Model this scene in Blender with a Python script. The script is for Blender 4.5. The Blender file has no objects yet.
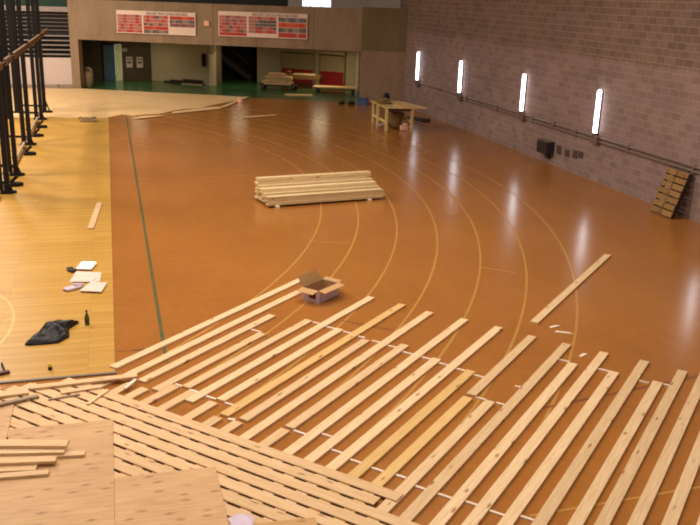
import bpy, bmesh, math, random
from mathutils import Vector, Matrix
random.seed(11)
SC = bpy.context.scene
COL = SC.collection

# ------------------------------------------------------------------ helpers
ORD = ['zeroth','first','second','third','fourth','fifth','sixth','seventh','eighth','ninth','tenth','eleventh',
       'twelfth','thirteenth','fourteenth','fifteenth','sixteenth','seventeenth','eighteenth','nineteenth','twentieth',
       'twenty-first','twenty-second','twenty-third','twenty-fourth','twenty-fifth','twenty-sixth','twenty-seventh',
       'twenty-eighth','twenty-ninth','thirtieth']

class MB:
    """collects shapes into one mesh"""
    def __init__(s):
        s.bm = bmesh.new()
    def _mat(s, before, mi):
        if mi:
            for f in s.bm.faces:
                if f.index == -1 or f not in before:
                    f.material_index = mi
    def box(s, c, d, rot=(0, 0, 0), bev=0.0, mi=0):
        m = Matrix.Translation(c) @ Matrix.Rotation(rot[2], 4, 'Z') @ Matrix.Rotation(rot[1], 4, 'Y') @ Matrix.Rotation(rot[0], 4, 'X') @ Matrix.Diagonal((d[0], d[1], d[2], 1))
        old = set(s.bm.faces) if mi else ()
        r = bmesh.ops.create_cube(s.bm, size=1, matrix=m)
        if bev > 0:
            ed = list({e for v in r['verts'] for e in v.link_edges})
            bmesh.ops.bevel(s.bm, geom=ed, offset=bev, segments=2, affect='EDGES', profile=.5)
        if mi:
            for f in s.bm.faces:
                if f not in old: f.material_index = mi
        return s
    def bar(s, a, b, w, h, bev=0.0, up=(0, 0, 1), mi=0):
        a = Vector(a); b = Vector(b); x = (b - a); L = x.length; x.normalize()
        up = Vector(up)
        if abs(x.dot(up)) > .99: up = Vector((0, 1, 0))
        y = up.cross(x).normalized(); z = x.cross(y)
        m = Matrix((x, y, z)).transposed().to_4x4()
        m.translation = (a + b) / 2
        old = set(s.bm.faces) if mi else ()
        r = bmesh.ops.create_cube(s.bm, size=1, matrix=m @ Matrix.Diagonal((L, w, h, 1)))
        if bev > 0:
            ed = list({e for v in r['verts'] for e in v.link_edges})
            bmesh.ops.bevel(s.bm, geom=ed, offset=bev, segments=2, affect='EDGES', profile=.5)
        if mi:
            for f in s.bm.faces:
                if f not in old: f.material_index = mi
        return s
    def tube(s, a, b, r, r2=None, seg=14, caps=True, mi=0):
        a = Vector(a); b = Vector(b); z = (b - a); L = z.length; z.normalize()
        q = Vector((0, 0, 1)).rotation_difference(z)
        m = Matrix.Translation((a + b) / 2) @ q.to_matrix().to_4x4()
        old = set(s.bm.faces) if mi else ()
        bmesh.ops.create_cone(s.bm, cap_ends=caps, segments=seg, radius1=r, radius2=r if r2 is None else r2, depth=L, matrix=m)
        if mi:
            for f in s.bm.faces:
                if f not in old: f.material_index = mi
        return s
    def ball(s, c, r, sc=(1, 1, 1), seg=14):
        bmesh.ops.create_uvsphere(s.bm, u_segments=seg, v_segments=seg // 2 + 2, radius=r, matrix=Matrix.Translation(c) @ Matrix.Diagonal((*sc, 1)))
        return s
    def prism(s, pts, z0, z1, mi=0):
        lo = [s.bm.verts.new((x, y, z0)) for x, y in pts]
        hi = [s.bm.verts.new((x, y, z1)) for x, y in pts]
        n = len(pts); fs = []
        fs.append(s.bm.faces.new(hi)); fs.append(s.bm.faces.new(lo[::-1]))
        for i in range(n):
            fs.append(s.bm.faces.new((lo[i], lo[(i + 1) % n], hi[(i + 1) % n], hi[i])))
        for f in fs: f.material_index = mi
        return s
    def quad(s, pts, mi=0):
        f = s.bm.faces.new([s.bm.verts.new(p) for p in pts]); f.material_index = mi
        return s
    def lathe(s, c, prof, seg=18):
        rings = []
        for r, z in prof:
            rings.append([s.bm.verts.new((c[0] + r * math.cos(2 * math.pi * k / seg), c[1] + r * math.sin(2 * math.pi * k / seg), c[2] + z)) for k in range(seg)])
        for a, b in zip(rings, rings[1:]):
            for k in range(seg):
                s.bm.faces.new((a[k], a[(k + 1) % seg], b[(k + 1) % seg], b[k]))
        s.bm.faces.new(rings[0][::-1]); s.bm.faces.new(rings[-1])
        return s
    def build(s, name, mat, parent=None, smooth=False, mats=None, loc=None, rz=0):
        bmesh.ops.recalc_face_normals(s.bm, faces=s.bm.faces)
        me = bpy.data.meshes.new(name); s.bm.to_mesh(me); s.bm.free()
        for m in (mats or [mat]): me.materials.append(m)
        if smooth:
            for p in me.polygons: p.use_smooth = True
        o = bpy.data.objects.new(name, me); COL.objects.link(o)
        if parent: o.parent = parent
        if loc is not None: o.location = loc
        o.rotation_euler.z = rz
        return o

def tag(o, label, cat, group=None):
    o['label'] = label; o['category'] = cat
    if group: o['group'] = group
    return o
def thing(name, loc, label, cat, rz=0, group=None):
    o = bpy.data.objects.new(name, None); COL.objects.link(o)
    o.location = loc; o.rotation_euler.z = rz; o.empty_display_size = .2
    return tag(o, label, cat, group)
def struct(o):
    o['kind'] = 'structure'; return o
def dup(o, loc, rz, label, group=None):
    c = o.copy(); COL.objects.link(c); c.location = loc; c.rotation_euler.z = rz; c['label'] = label
    if group: c['group'] = group
    for ch in list(o.children):
        d = ch.copy(); COL.objects.link(d); d.parent = c
        for g in ch.children:
            e = g.copy(); COL.objects.link(e); e.parent = d
    return c

# ------------------------------------------------------------------ materials
def srgb(r, g, b):
    f = lambda c: (c / 255 / 12.92) if c / 255 <= .04045 else ((c / 255 + .055) / 1.055) ** 2.4
    return (f(r), f(g), f(b), 1)
class NT:
    def __init__(s, name, rough=.6, spec=.4):
        s.m = bpy.data.materials.new(name); s.m.use_nodes = True
        s.t = s.m.node_tree; s.b = s.t.nodes['Principled BSDF']
        s.b.inputs['Roughness'].default_value = rough
        s.b.inputs['Specular IOR Level'].default_value = spec
    def n(s, typ, **kw):
        x = s.t.nodes.new(typ)
        for k, v in kw.items():
            if k in x.inputs.keys(): x.inputs[k].default_value = v
            else: setattr(x, k, v)
        return x
    def l(s, a, b): s.t.links.new(a, b)
    def coords(s, scale=(1, 1, 1), rand=False, kind='Object'):
        tc = s.n('ShaderNodeTexCoord'); mp = s.n('ShaderNodeMapping'); mp.inputs['Scale'].default_value = scale
        if rand:
            oi = s.n('ShaderNodeObjectInfo'); mu = s.n('ShaderNodeMath', operation='MULTIPLY'); mu.inputs[1].default_value = 93.7
            s.l(oi.outputs['Random'], mu.inputs[0])
            ad = s.n('ShaderNodeVectorMath', operation='ADD'); s.l(tc.outputs[kind], ad.inputs[0]); s.l(mu.outputs[0], ad.inputs[1])
            s.l(ad.outputs[0], mp.inputs['Vector'])
        else: s.l(tc.outputs[kind], mp.inputs['Vector'])
        return mp.outputs['Vector']
    def noise(s, vec, scale, detail=4, rough=.55):
        x = s.n('ShaderNodeTexNoise'); x.inputs['Scale'].default_value = scale; x.inputs['Detail'].default_value = detail; x.inputs['Roughness'].default_value = rough
        s.l(vec, x.inputs['Vector']); return x.outputs['Fac']
    def ramp(s, fac, stops):
        x = s.n('ShaderNodeValToRGB'); cr = x.color_ramp
        while len(cr.elements) < len(stops): cr.elements.new(.5)
        for e, (p, c) in zip(cr.elements, stops): e.position = p; e.color = c
        s.l(fac, x.inputs['Fac']); return x.outputs['Color']
    def mix(s, fac, a, b, mode='MIX'):
        x = s.n('ShaderNodeMix', data_type='RGBA', blend_type=mode)
        for i, v in ((0, fac), (6, a), (7, b)):
            if hasattr(v, 'is_output'): s.l(v, x.inputs[i])
            else: x.inputs[i].default_value = v
        return x.outputs[2]
    def out(s, col): s.l(col, s.b.inputs['Base Color']); return s.m
    def bump(s, h, strength=.2, dist=.01):
        b = s.n('ShaderNodeBump'); b.inputs['Strength'].default_value = strength; b.inputs['Distance'].default_value = dist
        s.l(h, b.inputs['Height']); s.l(b.outputs[0], s.b.inputs['Normal'])

def plain(name, col, rough=.6, spec=.4, metal=0, var=.12, sc=6):
    t = NT(name, rough, spec); t.b.inputs['Metallic'].default_value = metal
    v = t.noise(t.coords(rand=True), sc)
    d = tuple(c * (1 - var) for c in col[:3]) + (1,); e = tuple(min(1, c * (1 + var)) for c in col[:3]) + (1,)
    return t.out(t.ramp(v, [(.3, d), (.7, e)]))
def wood(name, lo, hi, knot, kscale=1.0, rough=.65, grain=(1.2, 22, 22), kth=.058, rv=.18, spec=.25):
    t = NT(name, rough, spec)
    g = t.noise(t.coords(grain, True), 2.2, 5, .6)
    base = t.ramp(g, [(.32, lo), (.68, hi)])
    kv = t.n('ShaderNodeTexVoronoi', voronoi_dimensions='2D'); kv.inputs['Scale'].default_value = kscale
    cv = t.coords((1.6, 5, 5), True); nz = t.n('ShaderNodeTexNoise'); nz.inputs['Scale'].default_value = 2.5; t.l(cv, nz.inputs['Vector'])
    t.l(t.mix(.22, cv, nz.outputs['Color'], 'ADD'), kv.inputs['Vector'])
    k = t.ramp(kv.outputs['Distance'], [(kth * .55, (1, 1, 1, 1)), (kth * 1.9, (0, 0, 0, 1))])
    k = t.mix(1.0, k, t.ramp(kv.outputs['Color'], [(.42, (0, 0, 0, 1)), (.62, (1, 1, 1, 1))]), 'MULTIPLY')
    c = t.mix(k, base, knot)
    oi = t.n('ShaderNodeObjectInfo')
    r = t.ramp(oi.outputs['Random'], [(0, (1 - rv, 1 - rv * 1.2, 1 - rv * 1.5, 1)), (1, (1, 1, 1, 1))])
    return t.out(t.mix(1.0, c, r, 'MULTIPLY'))

M = {}
M['pine'] = wood('pale_pine', srgb(214, 175, 132), srgb(236, 202, 160), srgb(150, 104, 66))
M['yellow_pine'] = wood('yellow_pine', srgb(208, 164, 100), srgb(226, 186, 126), srgb(130, 88, 44), rv=.1)
M['deck_pine'] = wood('deck_pine', srgb(206, 164, 118), srgb(226, 188, 146), srgb(154, 108, 70), rv=.12)
M['stack_pine'] = wood('stack_pine', srgb(214, 180, 130), srgb(238, 212, 168), srgb(168, 124, 80), rv=.3)
M['pallet_wood'] = wood('weathered_pallet_wood', srgb(128, 92, 50), srgb(166, 126, 76), srgb(70, 48, 28), rv=.2)
M['white_wood'] = wood('whitewashed_wood', srgb(228, 200, 178), srgb(240, 216, 196), srgb(210, 176, 146), rv=.05)
M['grey_wood'] = wood('grey_wood', srgb(150, 126, 104), srgb(178, 152, 126), srgb(90, 70, 54))
M['trim_wood'] = plain('grey_trim', srgb(120, 104, 92), .5)
M['dark_wood'] = plain('dark_stained_wood', srgb(46, 32, 24), .6)
M['bench_wood'] = wood('bench_wood', srgb(206, 172, 110), srgb(228, 198, 140), srgb(140, 100, 60))

def ply(name, lo, hi, kn):
    t = NT(name, .6, .25)
    g = t.noise(t.coords((1.4, 16, 5), True), 1.6, 5, .6)
    base = t.ramp(g, [(.3, lo), (.7, hi)])
    b2 = t.ramp(t.noise(t.coords((.8, 1.6, 1), True), 1.5, 2), [(.35, (.9, .88, .86, 1)), (.65, (1, 1, 1, 1))])
    base = t.mix(1.0, base, b2, 'MULTIPLY')
    kv = t.n('ShaderNodeTexVoronoi', voronoi_dimensions='2D'); kv.inputs['Scale'].default_value = 1.0
    cv = t.coords((3.6, 9, 5), True); nz = t.n('ShaderNodeTexNoise'); nz.inputs['Scale'].default_value = 1.3; t.l(cv, nz.inputs['Vector'])
    t.l(t.mix(.3, cv, nz.outputs['Color'], 'ADD'), kv.inputs['Vector'])
    k = t.ramp(kv.outputs['Distance'], [(.06, (.75, .75, .75, 1)), (.28, (0, 0, 0, 1))])
    # only some cells carry a knot
    sel = t.ramp(kv.outputs['Color'], [(.62, (0, 0, 0, 1)), (.72, (1, 1, 1, 1))])
    return t.out(t.mix(t.mix(1.0, k, sel, 'MULTIPLY'), base, kn))
M['ply'] = ply('plywood', srgb(190, 145, 100), srgb(208, 166, 122), srgb(140, 98, 64))
M['ply_warm'] = ply('plywood_warm', srgb(190, 142, 88), srgb(206, 162, 108), srgb(140, 98, 60))
M['hardboard'] = ply('pale_hardboard', srgb(204, 162, 110), srgb(222, 184, 132), srgb(196, 158, 112))

# orange sports floor
t = NT('orange_rubber_floor', .21, .4); t.b.inputs['Specular Tint'].default_value = (1, .80, .52, 1)
n1 = t.noise(t.coords(), .35, 3); n2 = t.noise(t.coords(), 5, 6, .7); n3 = t.noise(t.coords((1, .25, 1)), 1.2, 4)
c = t.ramp(n1, [(.3, srgb(153, 95, 42)), (.7, srgb(168, 108, 50))])
c = t.mix(.35, c, t.ramp(n2, [(.35, srgb(144, 89, 39)), (.65, srgb(172, 110, 52))]))
c = t.mix(.2, c, t.ramp(n3, [(.4, srgb(152, 96, 58)), (.7, srgb(178, 112, 52))]))
M['floor'] = t.out(c)
def paint(name, c):
    t = NT(name, .35, .4)
    w = t.noise(t.coords(), 3.5, 5, .7)
    M[name] = t.out(t.mix(t.ramp(w, [(.36, (.4, .4, .4, 1)), (.62, (0, 0, 0, 1))]), c, srgb(172, 98, 44)))
paint('white_paint', srgb(226, 186, 140)); paint('lane_paint', srgb(180, 134, 66)); paint('green_paint', srgb(58, 84, 56)); paint('pale_paint', srgb(204, 132, 78)); paint('dark_paint', srgb(112, 70, 42))

# maple court
t = NT('yellow_maple_court', .4, .4)
v = t.coords()
br = t.n('ShaderNodeTexBrick', offset=.37, offset_frequency=1)
br.inputs['Scale'].default_value = 1; br.inputs['Brick Width'].default_value = 1.4; br.inputs['Row Height'].default_value = .075
br.inputs['Mortar Size'].default_value = .0025; br.inputs['Color1'].default_value = srgb(182, 134, 56); br.inputs['Color2'].default_value = srgb(200, 152, 72); br.inputs['Mortar'].default_value = srgb(160, 112, 50)
t.l(v, br.inputs['Vector'])
g = t.ramp(t.noise(t.coords((1, 30, 1)), 2, 4), [(.3, (.88, .86, .82, 1)), (.7, (1, 1, 1, 1))])
M['court'] = t.out(t.mix(1.0, br.outputs['Color'], g, 'MULTIPLY'))
M['court_paint'] = plain('court_paint', srgb(206, 162, 92), .4)
M['green_floor'] = plain('green_lobby_floor', srgb(48, 84, 46), .22, .5, var=.15, sc=2)

# block wall
def blocks(name, z_split):
    t = NT(name, .8, .25)
    tc = t.n('ShaderNodeTexCoord'); sp = t.n('ShaderNodeSeparateXYZ'); cb = t.n('ShaderNodeCombineXYZ')
    t.l(tc.outputs['Object'], sp.inputs[0]); t.l(sp.outputs['Y'], cb.inputs['X']); t.l(sp.outputs['Z'], cb.inputs['Y'])
    br = t.n('ShaderNodeTexBrick', offset=.5)
    for k, vv in (('Scale', 1), ('Brick Width', .4), ('Row Height', .2), ('Mortar Size', .008), ('Bias', -.1)): br.inputs[k].default_value = vv
    br.inputs['Color1'].default_value = srgb(142, 116, 108); br.inputs['Color2'].default_value = srgb(160, 133, 124); br.inputs['Mortar'].default_value = srgb(172, 148, 137)
    t.l(cb.outputs[0], br.inputs['Vector'])
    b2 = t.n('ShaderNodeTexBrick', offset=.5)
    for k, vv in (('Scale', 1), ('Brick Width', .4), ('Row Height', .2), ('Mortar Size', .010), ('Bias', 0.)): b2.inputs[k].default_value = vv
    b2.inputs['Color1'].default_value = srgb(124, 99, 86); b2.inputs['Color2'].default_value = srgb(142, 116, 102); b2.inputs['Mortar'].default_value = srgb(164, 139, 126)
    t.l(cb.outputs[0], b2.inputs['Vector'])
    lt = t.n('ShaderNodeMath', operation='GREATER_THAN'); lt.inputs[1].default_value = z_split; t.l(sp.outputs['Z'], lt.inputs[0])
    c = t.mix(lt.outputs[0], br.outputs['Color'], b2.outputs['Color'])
    st = t.ramp(t.noise(t.coords((1, .5, 1)), .7, 4), [(.3, (.8, .8, .84, 1)), (.7, (1.0, .97, .94, 1))])
    c = t.mix(1.0, c, st, 'MULTIPLY')
    sp2 = t.ramp(t.noise(t.coords(), 14, 5, .7), [(.3, (.86, .86, .86, 1)), (.7, (1, 1, 1, 1))])
    M[name] = t.out(t.mix(1.0, c, sp2, 'MULTIPLY'))
    t.bump(br.outputs['Fac'], -.25, .01)
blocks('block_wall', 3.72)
def concrete(name, lo, hi):
    t = NT(name, .8, .25)
    a = t.noise(t.coords((1, 1, .35)), 1.3, 5); b = t.noise(t.coords(), 16, 5, .75)
    c = t.ramp(a, [(.3, lo), (.7, hi)])
    M[name] = t.out(t.mix(1.0, c, t.ramp(b, [(.3, (.68, .68, .68, 1)), (.7, (1, 1, 1, 1))]), 'MULTIPLY'))
concrete('concrete', srgb(142, 115, 88), srgb(164, 135, 106))
concrete('concrete_olive', srgb(112, 92, 64), srgb(130, 108, 78))
concrete('concrete_pillar', srgb(142, 112, 88), srgb(160, 128, 102))
M['beige_wall'] = plain('beige_wall', srgb(182, 164, 132), .7, var=.05, sc=1)
M['pale_wall'] = plain('pale_grey_wall', srgb(168, 150, 140), .7, var=.05, sc=1)
M['brown_wall'] = plain('dark_brown_wall', srgb(76, 62, 44), .75, var=.15, sc=2)
M['black_wall'] = plain('black_wall', srgb(38, 32, 28), .8, sc=2)  # black also stands in for darkness in the upper hall and stairwell
M['ceiling'] = plain('ceiling_grey', srgb(120, 112, 104), .9)
M['blue_door'] = plain('blue_door', srgb(58, 88, 104), .45)
M['pale_green'] = plain('pale_green_panel', srgb(226, 232, 176), .5, var=.05)
M['black_steel'] = plain('black_steel', srgb(22, 16, 16), .6, .25, var=.3)
M['grey_steel'] = plain('grey_steel', srgb(122, 106, 94), .45, .5, .4)
M['rail_tan'] = plain('tan_rail', srgb(112, 80, 50), .6)
M['rail_pale'] = plain('pale_rail', srgb(164, 142, 118), .45)
M['conduit'] = plain('galvanised_conduit', srgb(128, 106, 94), .5, .4, .15)
M['box_grey'] = plain('junction_box_grey', srgb(112, 88, 78), .6)
M['box_dark'] = plain('black_plastic', srgb(42, 34, 32), .5)
M['plate'] = plain('cover_plate', srgb(84, 62, 54), .6)
M['white'] = plain('white_panel', srgb(206, 184, 172), .6, var=.04)
M['paper_white'] = plain('white_paper', srgb(250, 248, 248), .8, var=.02)
M['red'] = plain('red_panel', srgb(158, 34, 34), .5)
M['shutter'] = plain('shutter_beige', srgb(172, 150, 112), .6, var=.06)
M['bleacher_light'] = plain('bleacher_edge', srgb(150, 134, 128), .5)
M['bleacher_dark'] = plain('bleacher_gap', srgb(34, 34, 36), .7)
M['bleacher_green'] = plain('dark_green_cloth', srgb(28, 54, 40), .8)
M['kraft'] = plain('cardboard', srgb(186, 142, 92), .8, var=.06)
M['kraft_in'] = plain('cardboard_inside', srgb(168, 128, 84), .85, var=.06)
M['box_print'] = plain('lavender_printed_card', srgb(228, 208, 222), .6, var=.1)
M['print_dark'] = plain('dark_red_print', srgb(92, 34, 44), .6)
M['blue'] = plain('blue_plastic', srgb(64, 82, 116), .5)
M['pink'] = plain('pink_plastic', srgb(236, 176, 150), .6)
M['bottle_green'] = plain('green_bottle', srgb(52, 84, 40), .2, .6)
M['yellow'] = plain('yellow_plastic', srgb(220, 190, 50), .4)
M['trash'] = plain('beige_bin', srgb(150, 126, 92), .6)
M['khaki'] = plain('khaki_canvas', srgb(126, 98, 52), .85)
M['lavender'] = plain('lavender_plastic', srgb(202, 178, 196), .5)
# newspaper
t = NT('newsprint', .85, .2)
br = t.n('ShaderNodeTexBrick'); br.inputs['Scale'].default_value = 1; br.inputs['Brick Width'].default_value = .09; br.inputs['Row Height'].default_value = .035; br.inputs['Mortar Size'].default_value = .006
br.inputs['Color1'].default_value = srgb(196, 168, 158); br.inputs['Color2'].default_value = srgb(214, 186, 172); br.inputs['Mortar'].default_value = srgb(232, 208, 192)
t.l(t.coords(), br.inputs['Vector']); M['news'] = t.out(br.outputs['Color'])
# black crinkled bag
t = NT('black_polythene', .4, .25)
t.out(t.ramp(t.noise(t.coords(), 9, 4), [(.3, srgb(18, 14, 14)), (.75, srgb(40, 31, 30))])); t.bump(t.noise(t.coords(), 14, 4, .7), .9, .03); M['bag'] = t.m
def emit(name, col, s):
    t = NT(name); t.b.inputs['Emission Color'].default_value = col; t.b.inputs['Emission Strength'].default_value = s
    t.b.inputs['Base Color'].default_value = (.9, .9, .9, 1); M[name] = t.m
emit('tube_glow', (.86, .91, 1, 1), 7); emit('window_glow', (.72, .85, 1, 1), 2.0)

# ------------------------------------------------------------------ camera (eye 5.3 m up on the opposite balcony)
EYE = 5.3
cam = bpy.data.cameras.new('camera'); co = bpy.data.objects.new('camera', cam); COL.objects.link(co)
R3 = Matrix(((0.963961, -0.264096, 0.03213), (0.049671, 0.297304, 0.95349), (-0.261366, -0.917531, 0.299707))).transposed()
mw = R3.to_4x4(); mw.translation = (0, 0, EYE); co.matrix_world = mw
cam.sensor_width = 36; cam.lens = 43.714; cam.clip_end = 300
SC.camera = co

# ------------------------------------------------------------------ frames of reference
RW = 14.45                                   # right wall
BA = Vector((-1.96, 49.06)); BX = Vector((.913, -.408)); BY = Vector((.408, .913))     # slanted balcony line
BANG = math.atan2(BX.y, BX.x)
def bp(s, d=0.0): p = BA + BX * s + BY * d; return (p.x, p.y)
TH = math.radians(45.8)
U = Vector((math.sin(TH), math.cos(TH))); V = Vector((math.cos(TH), -math.sin(TH)))    # along / across the sleepers
UANG = math.atan2(U.y, U.x); VANG = math.atan2(V.y, V.x)
def uv(u, v): p = U * u + V * v; return p.x, p.y

# ------------------------------------------------------------------ the setting
S_END = 18.0
b = MB()
fl = [(-9, -3), (RW, -3), bp(S_END), bp(0), (-9, 49.06)]
b.quad([(x, y, 0) for x, y in fl])
def strip(p, q, w, mi, z=.0015):
    p = Vector(p); q = Vector(q); d = (q - p).normalized(); n = Vector((-d.y, d.x)) * w / 2
    b.quad([(*(p + n), z), (*(q + n), z), (*(q - n), z), (*(p - n), z)], mi)
LC = Vector((-13.81, 25.26)); 
for k in range(7):
    r = 19.43 + .942 * k; w = .045; pr = None
    for i in range(121):
        a = math.radians(-62 + 124 * i / 120); d = Vector((math.cos(a), math.sin(a)))
        p = (LC + d * (r - w / 2), LC + d * (r + w / 2))
        if pr and p[0].x > .75 and p[1].x < RW - .1 and 3 < p[0].y < 41:
            b.quad([(*pr[0], .0012), (*pr[1], .0012), (*p[1], .0012), (*p[0], .0012)], 1)
        pr = p
strip((.6, 11.9), (.6, 39.3), .06, 2, .002)
strip((7.22, 15.48), (7.8, 14.97), .03, 3); strip((4.2, 17.92), (5.0, 17.59), .03, 3)
strip((7.79, 19.69), (8.48, 19.49), .03, 4); strip((.63, 25.1), (3.8, 25.2), .03, 3)
strip((-.1, 12.44), (.6, 12.45), .05, 4); strip((3.62, 13.04), (4.32, 12.49), .04, 4)
strip((5.36, 9.36), (8.6, 9.9), .05, 4); strip((4.14, 7.1), (6.6, 7.2), .04, 1)
strip((12.88, 36.87), (13.67, 34.13), .05, 5)
struct(b.build('floor', M['floor'], mats=[M['floor'], M['lane_paint'], M['green_paint'], M['pale_paint'], M['dark_paint'], M['white_paint']]))
# wooden court on the left with its edging strip
b = MB(); b.prism([(-9, 11.58), (-.14, 11.68), (-.14, 40), (-9, 40)], .002, .012)
pr = None
for i in range(41):                          # painted free-throw curve
    a = math.radians(-75 + 150 * i / 40); p = (Vector((-3.3, 13.9)) + Vector((1.55 * math.cos(a), 2.3 * math.sin(a))), Vector((-3.3, 13.9)) + Vector((1.59 * math.cos(a), 2.34 * math.sin(a))))
    if pr and p[0].y > 11.8: b.quad([(*pr[0], .0135), (*pr[1], .0135), (*p[1], .0135), (*p[0], .0135)], 1)
    pr = p
struct(b.build('floor_court', M['court'], mats=[M['court'], M['court_paint']]))
struct(MB().bar((-9, 11.54, .012), (-.12, 11.64, .012), .05, .022).build('trim_court', M['trim_wood']))
# green lobby floor
b = MB(); b.prism([bp(-2), bp(S_END + 3), (17.5, 57), (-6, 57)], -.02, .004)
struct(b.build('floor_lobby', M['green_floor']))
# walls
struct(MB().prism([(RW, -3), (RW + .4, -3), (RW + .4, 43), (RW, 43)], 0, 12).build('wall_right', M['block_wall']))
struct(MB().prism([(-9.4, -3), (-9, -3), (-9, 56), (-9.4, 56)], 0, 12).build('wall_left', M['brown_wall']))
struct(MB().prism([(-9.4, -3), (RW + .4, -3), (RW + .4, 57), (-9.4, 57)], 12, 12.3).build('ceiling', M['ceiling']))
# balcony slab with parapet: two concrete tones
b = MB()
b.prism([bp(.45), bp(15.68), bp(15.68, .3), bp(.45, .3)], 2.6, 4.66)
b.prism([bp(-.02), bp(.45), bp(.45, .45), bp(-.02, .45)], 0, 4.6)
b.prism([bp(.45, .3), bp(17.95, .3), bp(17.95, 3.4), bp(.45, 3.4)], 2.62, 3.0)
b.prism([bp(15.68), bp(17.97), bp(17.97, .3), bp(15.68, .3)], 2.64, 4.76, 1)
b.prism([bp(15.68), bp(17.97), bp(17.97, .5), bp(15.68, .5)], 0, 2.64, 2)
for s in (5.2, 7.9, 10.2, 13.2): b.prism([bp(s), bp(s + .03), bp(s + .03, -.006), bp(s, -.006)], 2.6, 4.66, 1)
struct(b.build('wall_balcony', M['concrete'], mats=[M['concrete'], M['concrete_olive'], M['concrete_pillar']]))
# walls behind the parapet
struct(MB().prism([bp(-8, 3.4), bp(11.1, 3.4), bp(11.1, 3.6), bp(-8, 3.6)], 3.0, 12).build('wall_upper_left', M['black_wall']))  # black colour stands in for the unlit void behind the parapet
b = MB()
b.prism([bp(11.1, 3.4), bp(11.85, 3.4), bp(11.85, 3.6), bp(11.1, 3.6)], 3.0, 12)
b.prism([bp(13.5, 3.4), bp(19, 3.4), bp(19, 3.6), bp(13.5, 3.6)], 3.0, 12)
b.prism([bp(11.85, 3.4), bp(13.5, 3.4), bp(13.5, 3.6), bp(11.85, 3.6)], 3.0, 4.62)
b.prism([bp(11.85, 3.4), bp(13.5, 3.4), bp(13.5, 3.6), bp(11.85, 3.6)], 5.6, 12)
struct(b.build('wall_upper_right', M['pale_wall']))
b = MB(); b.prism([bp(11.85, 3.48), bp(13.5, 3.48), bp(13.5, 3.5), bp(11.85, 3.5)], 4.62, 5.6)
w1 = struct(b.build('window_1', M['window_glow']))
b = MB()
for s in (11.87, 12.35, 12.95, 13.48): b.prism([bp(s - .02, 3.43), bp(s + .02, 3.43), bp(s + .02, 3.47), bp(s - .02, 3.47)], 4.62, 5.6)
b.prism([bp(11.85, 3.42), bp(13.5, 3.42), bp(13.5, 3.47), bp(11.85, 3.47)], 4.62, 4.66)
b.build('window_frame', M['white'], w1)
# lobby walls under the balcony
def wallrun(name, pts, m, th=.15, z1=2.62):
    b = MB()
    for p, q in zip(pts, pts[1:]):
        p = Vector(p); q = Vector(q); d = (q - p).normalized(); n = Vector((-d.y, d.x)) * th
        b.prism([p, q, q + n, p + n], 0, z1)
    return struct(b.build(name, m))
wallrun('wall_lobby_left', [(-1.75, 49.4), (-1.75, 53.6), (-.36, 53.6)], M['brown_wall'])
wallrun('wall_lobby_notices', [(.74, 53.6), (2.44, 53.6)], M['brown_wall'])
b = MB(); b.prism([(-.36, 53.6), (.74, 53.6), (.74, 53.75), (-.36, 53.75)], 2.1, 2.62); struct(b.build('wall_over_door', M['brown_wall']))
wallrun('wall_lobby_beige', [(2.44, 53.6), (5.58, 51.2), (5.58, 50.85), (6.0, 50.95)], M['beige_wall'])
wallrun('wall_lobby_pier', [(6.0, 50.95), (6.43, 51.8)], M['concrete_olive'])
wallrun('wall_stairwell', [(6.43, 51.8), (6.43, 55.2), (8.68, 55.2), (8.68, 53.5)], M['black_wall'])  # darkness of the stair opening is put into the wall colour
wallrun('wall_lobby_shutters', [(8.68, 53.5), (10.1, 53.5), (13.7, 50.0), (14.42, 49.4), (14.42, 43)], M['beige_wall'])
struct(MB().prism([bp(-.6, 3.4), bp(19, 3.4), (17, 57), (-3, 57)], 2.62, 2.8).build('ceiling_lobby', M['beige_wall']))
# white end post by the pillar
struct(MB().box((13.95, 48.7, 1.2), (.18, .3, 2.4), (0, 0, -.5)).build('trim_1', M['white']))
# blue door with lit pale side panel
d = MB().box((0, 0, 1.03), (.66, .06, 2.06), bev=.01).build('door_1', M['blue_door'], loc=(-.0, 53.56, 0)); struct(d)
MB().box((.24, -.06, .95), (.04, .08, .14), bev=.01).build('door_handle', M['grey_steel'], d)
MB().box((-.34, -.01, 1.05), (.05, .1, 2.1)).box((0, -.01, 2.09), (.73, .1, .06)).build('door_frame', M['black_steel'], d)
struct(MB().box((.545, 53.56, 1.04), (.36, .08, 2.08), bev=.01).build('door_2', M['pale_green']))
# stair rising in the dark opening
b = MB()
for k in range(9): b.box((8.3 - .24 * k, 54.5, .09 + .17 * k), (.26, 1.1, .06))
b.bar((8.5, 53.95, .1), (6.5, 53.95, 1.62), .06, .28); b.bar((8.5, 53.93, .95), (6.5, 53.93, 2.45), .05, .06)
struct(b.build('trim_stair', M['dark_wood']))
# recess of folded seating left of the balcony: end wall behind it
struct(MB().prism([(-9, 49.9), (-1.95, 49.9), (-1.95, 50.1), (-9, 50.1)], 0, 12).build('wall_back_left', M['black_wall']))

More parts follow.
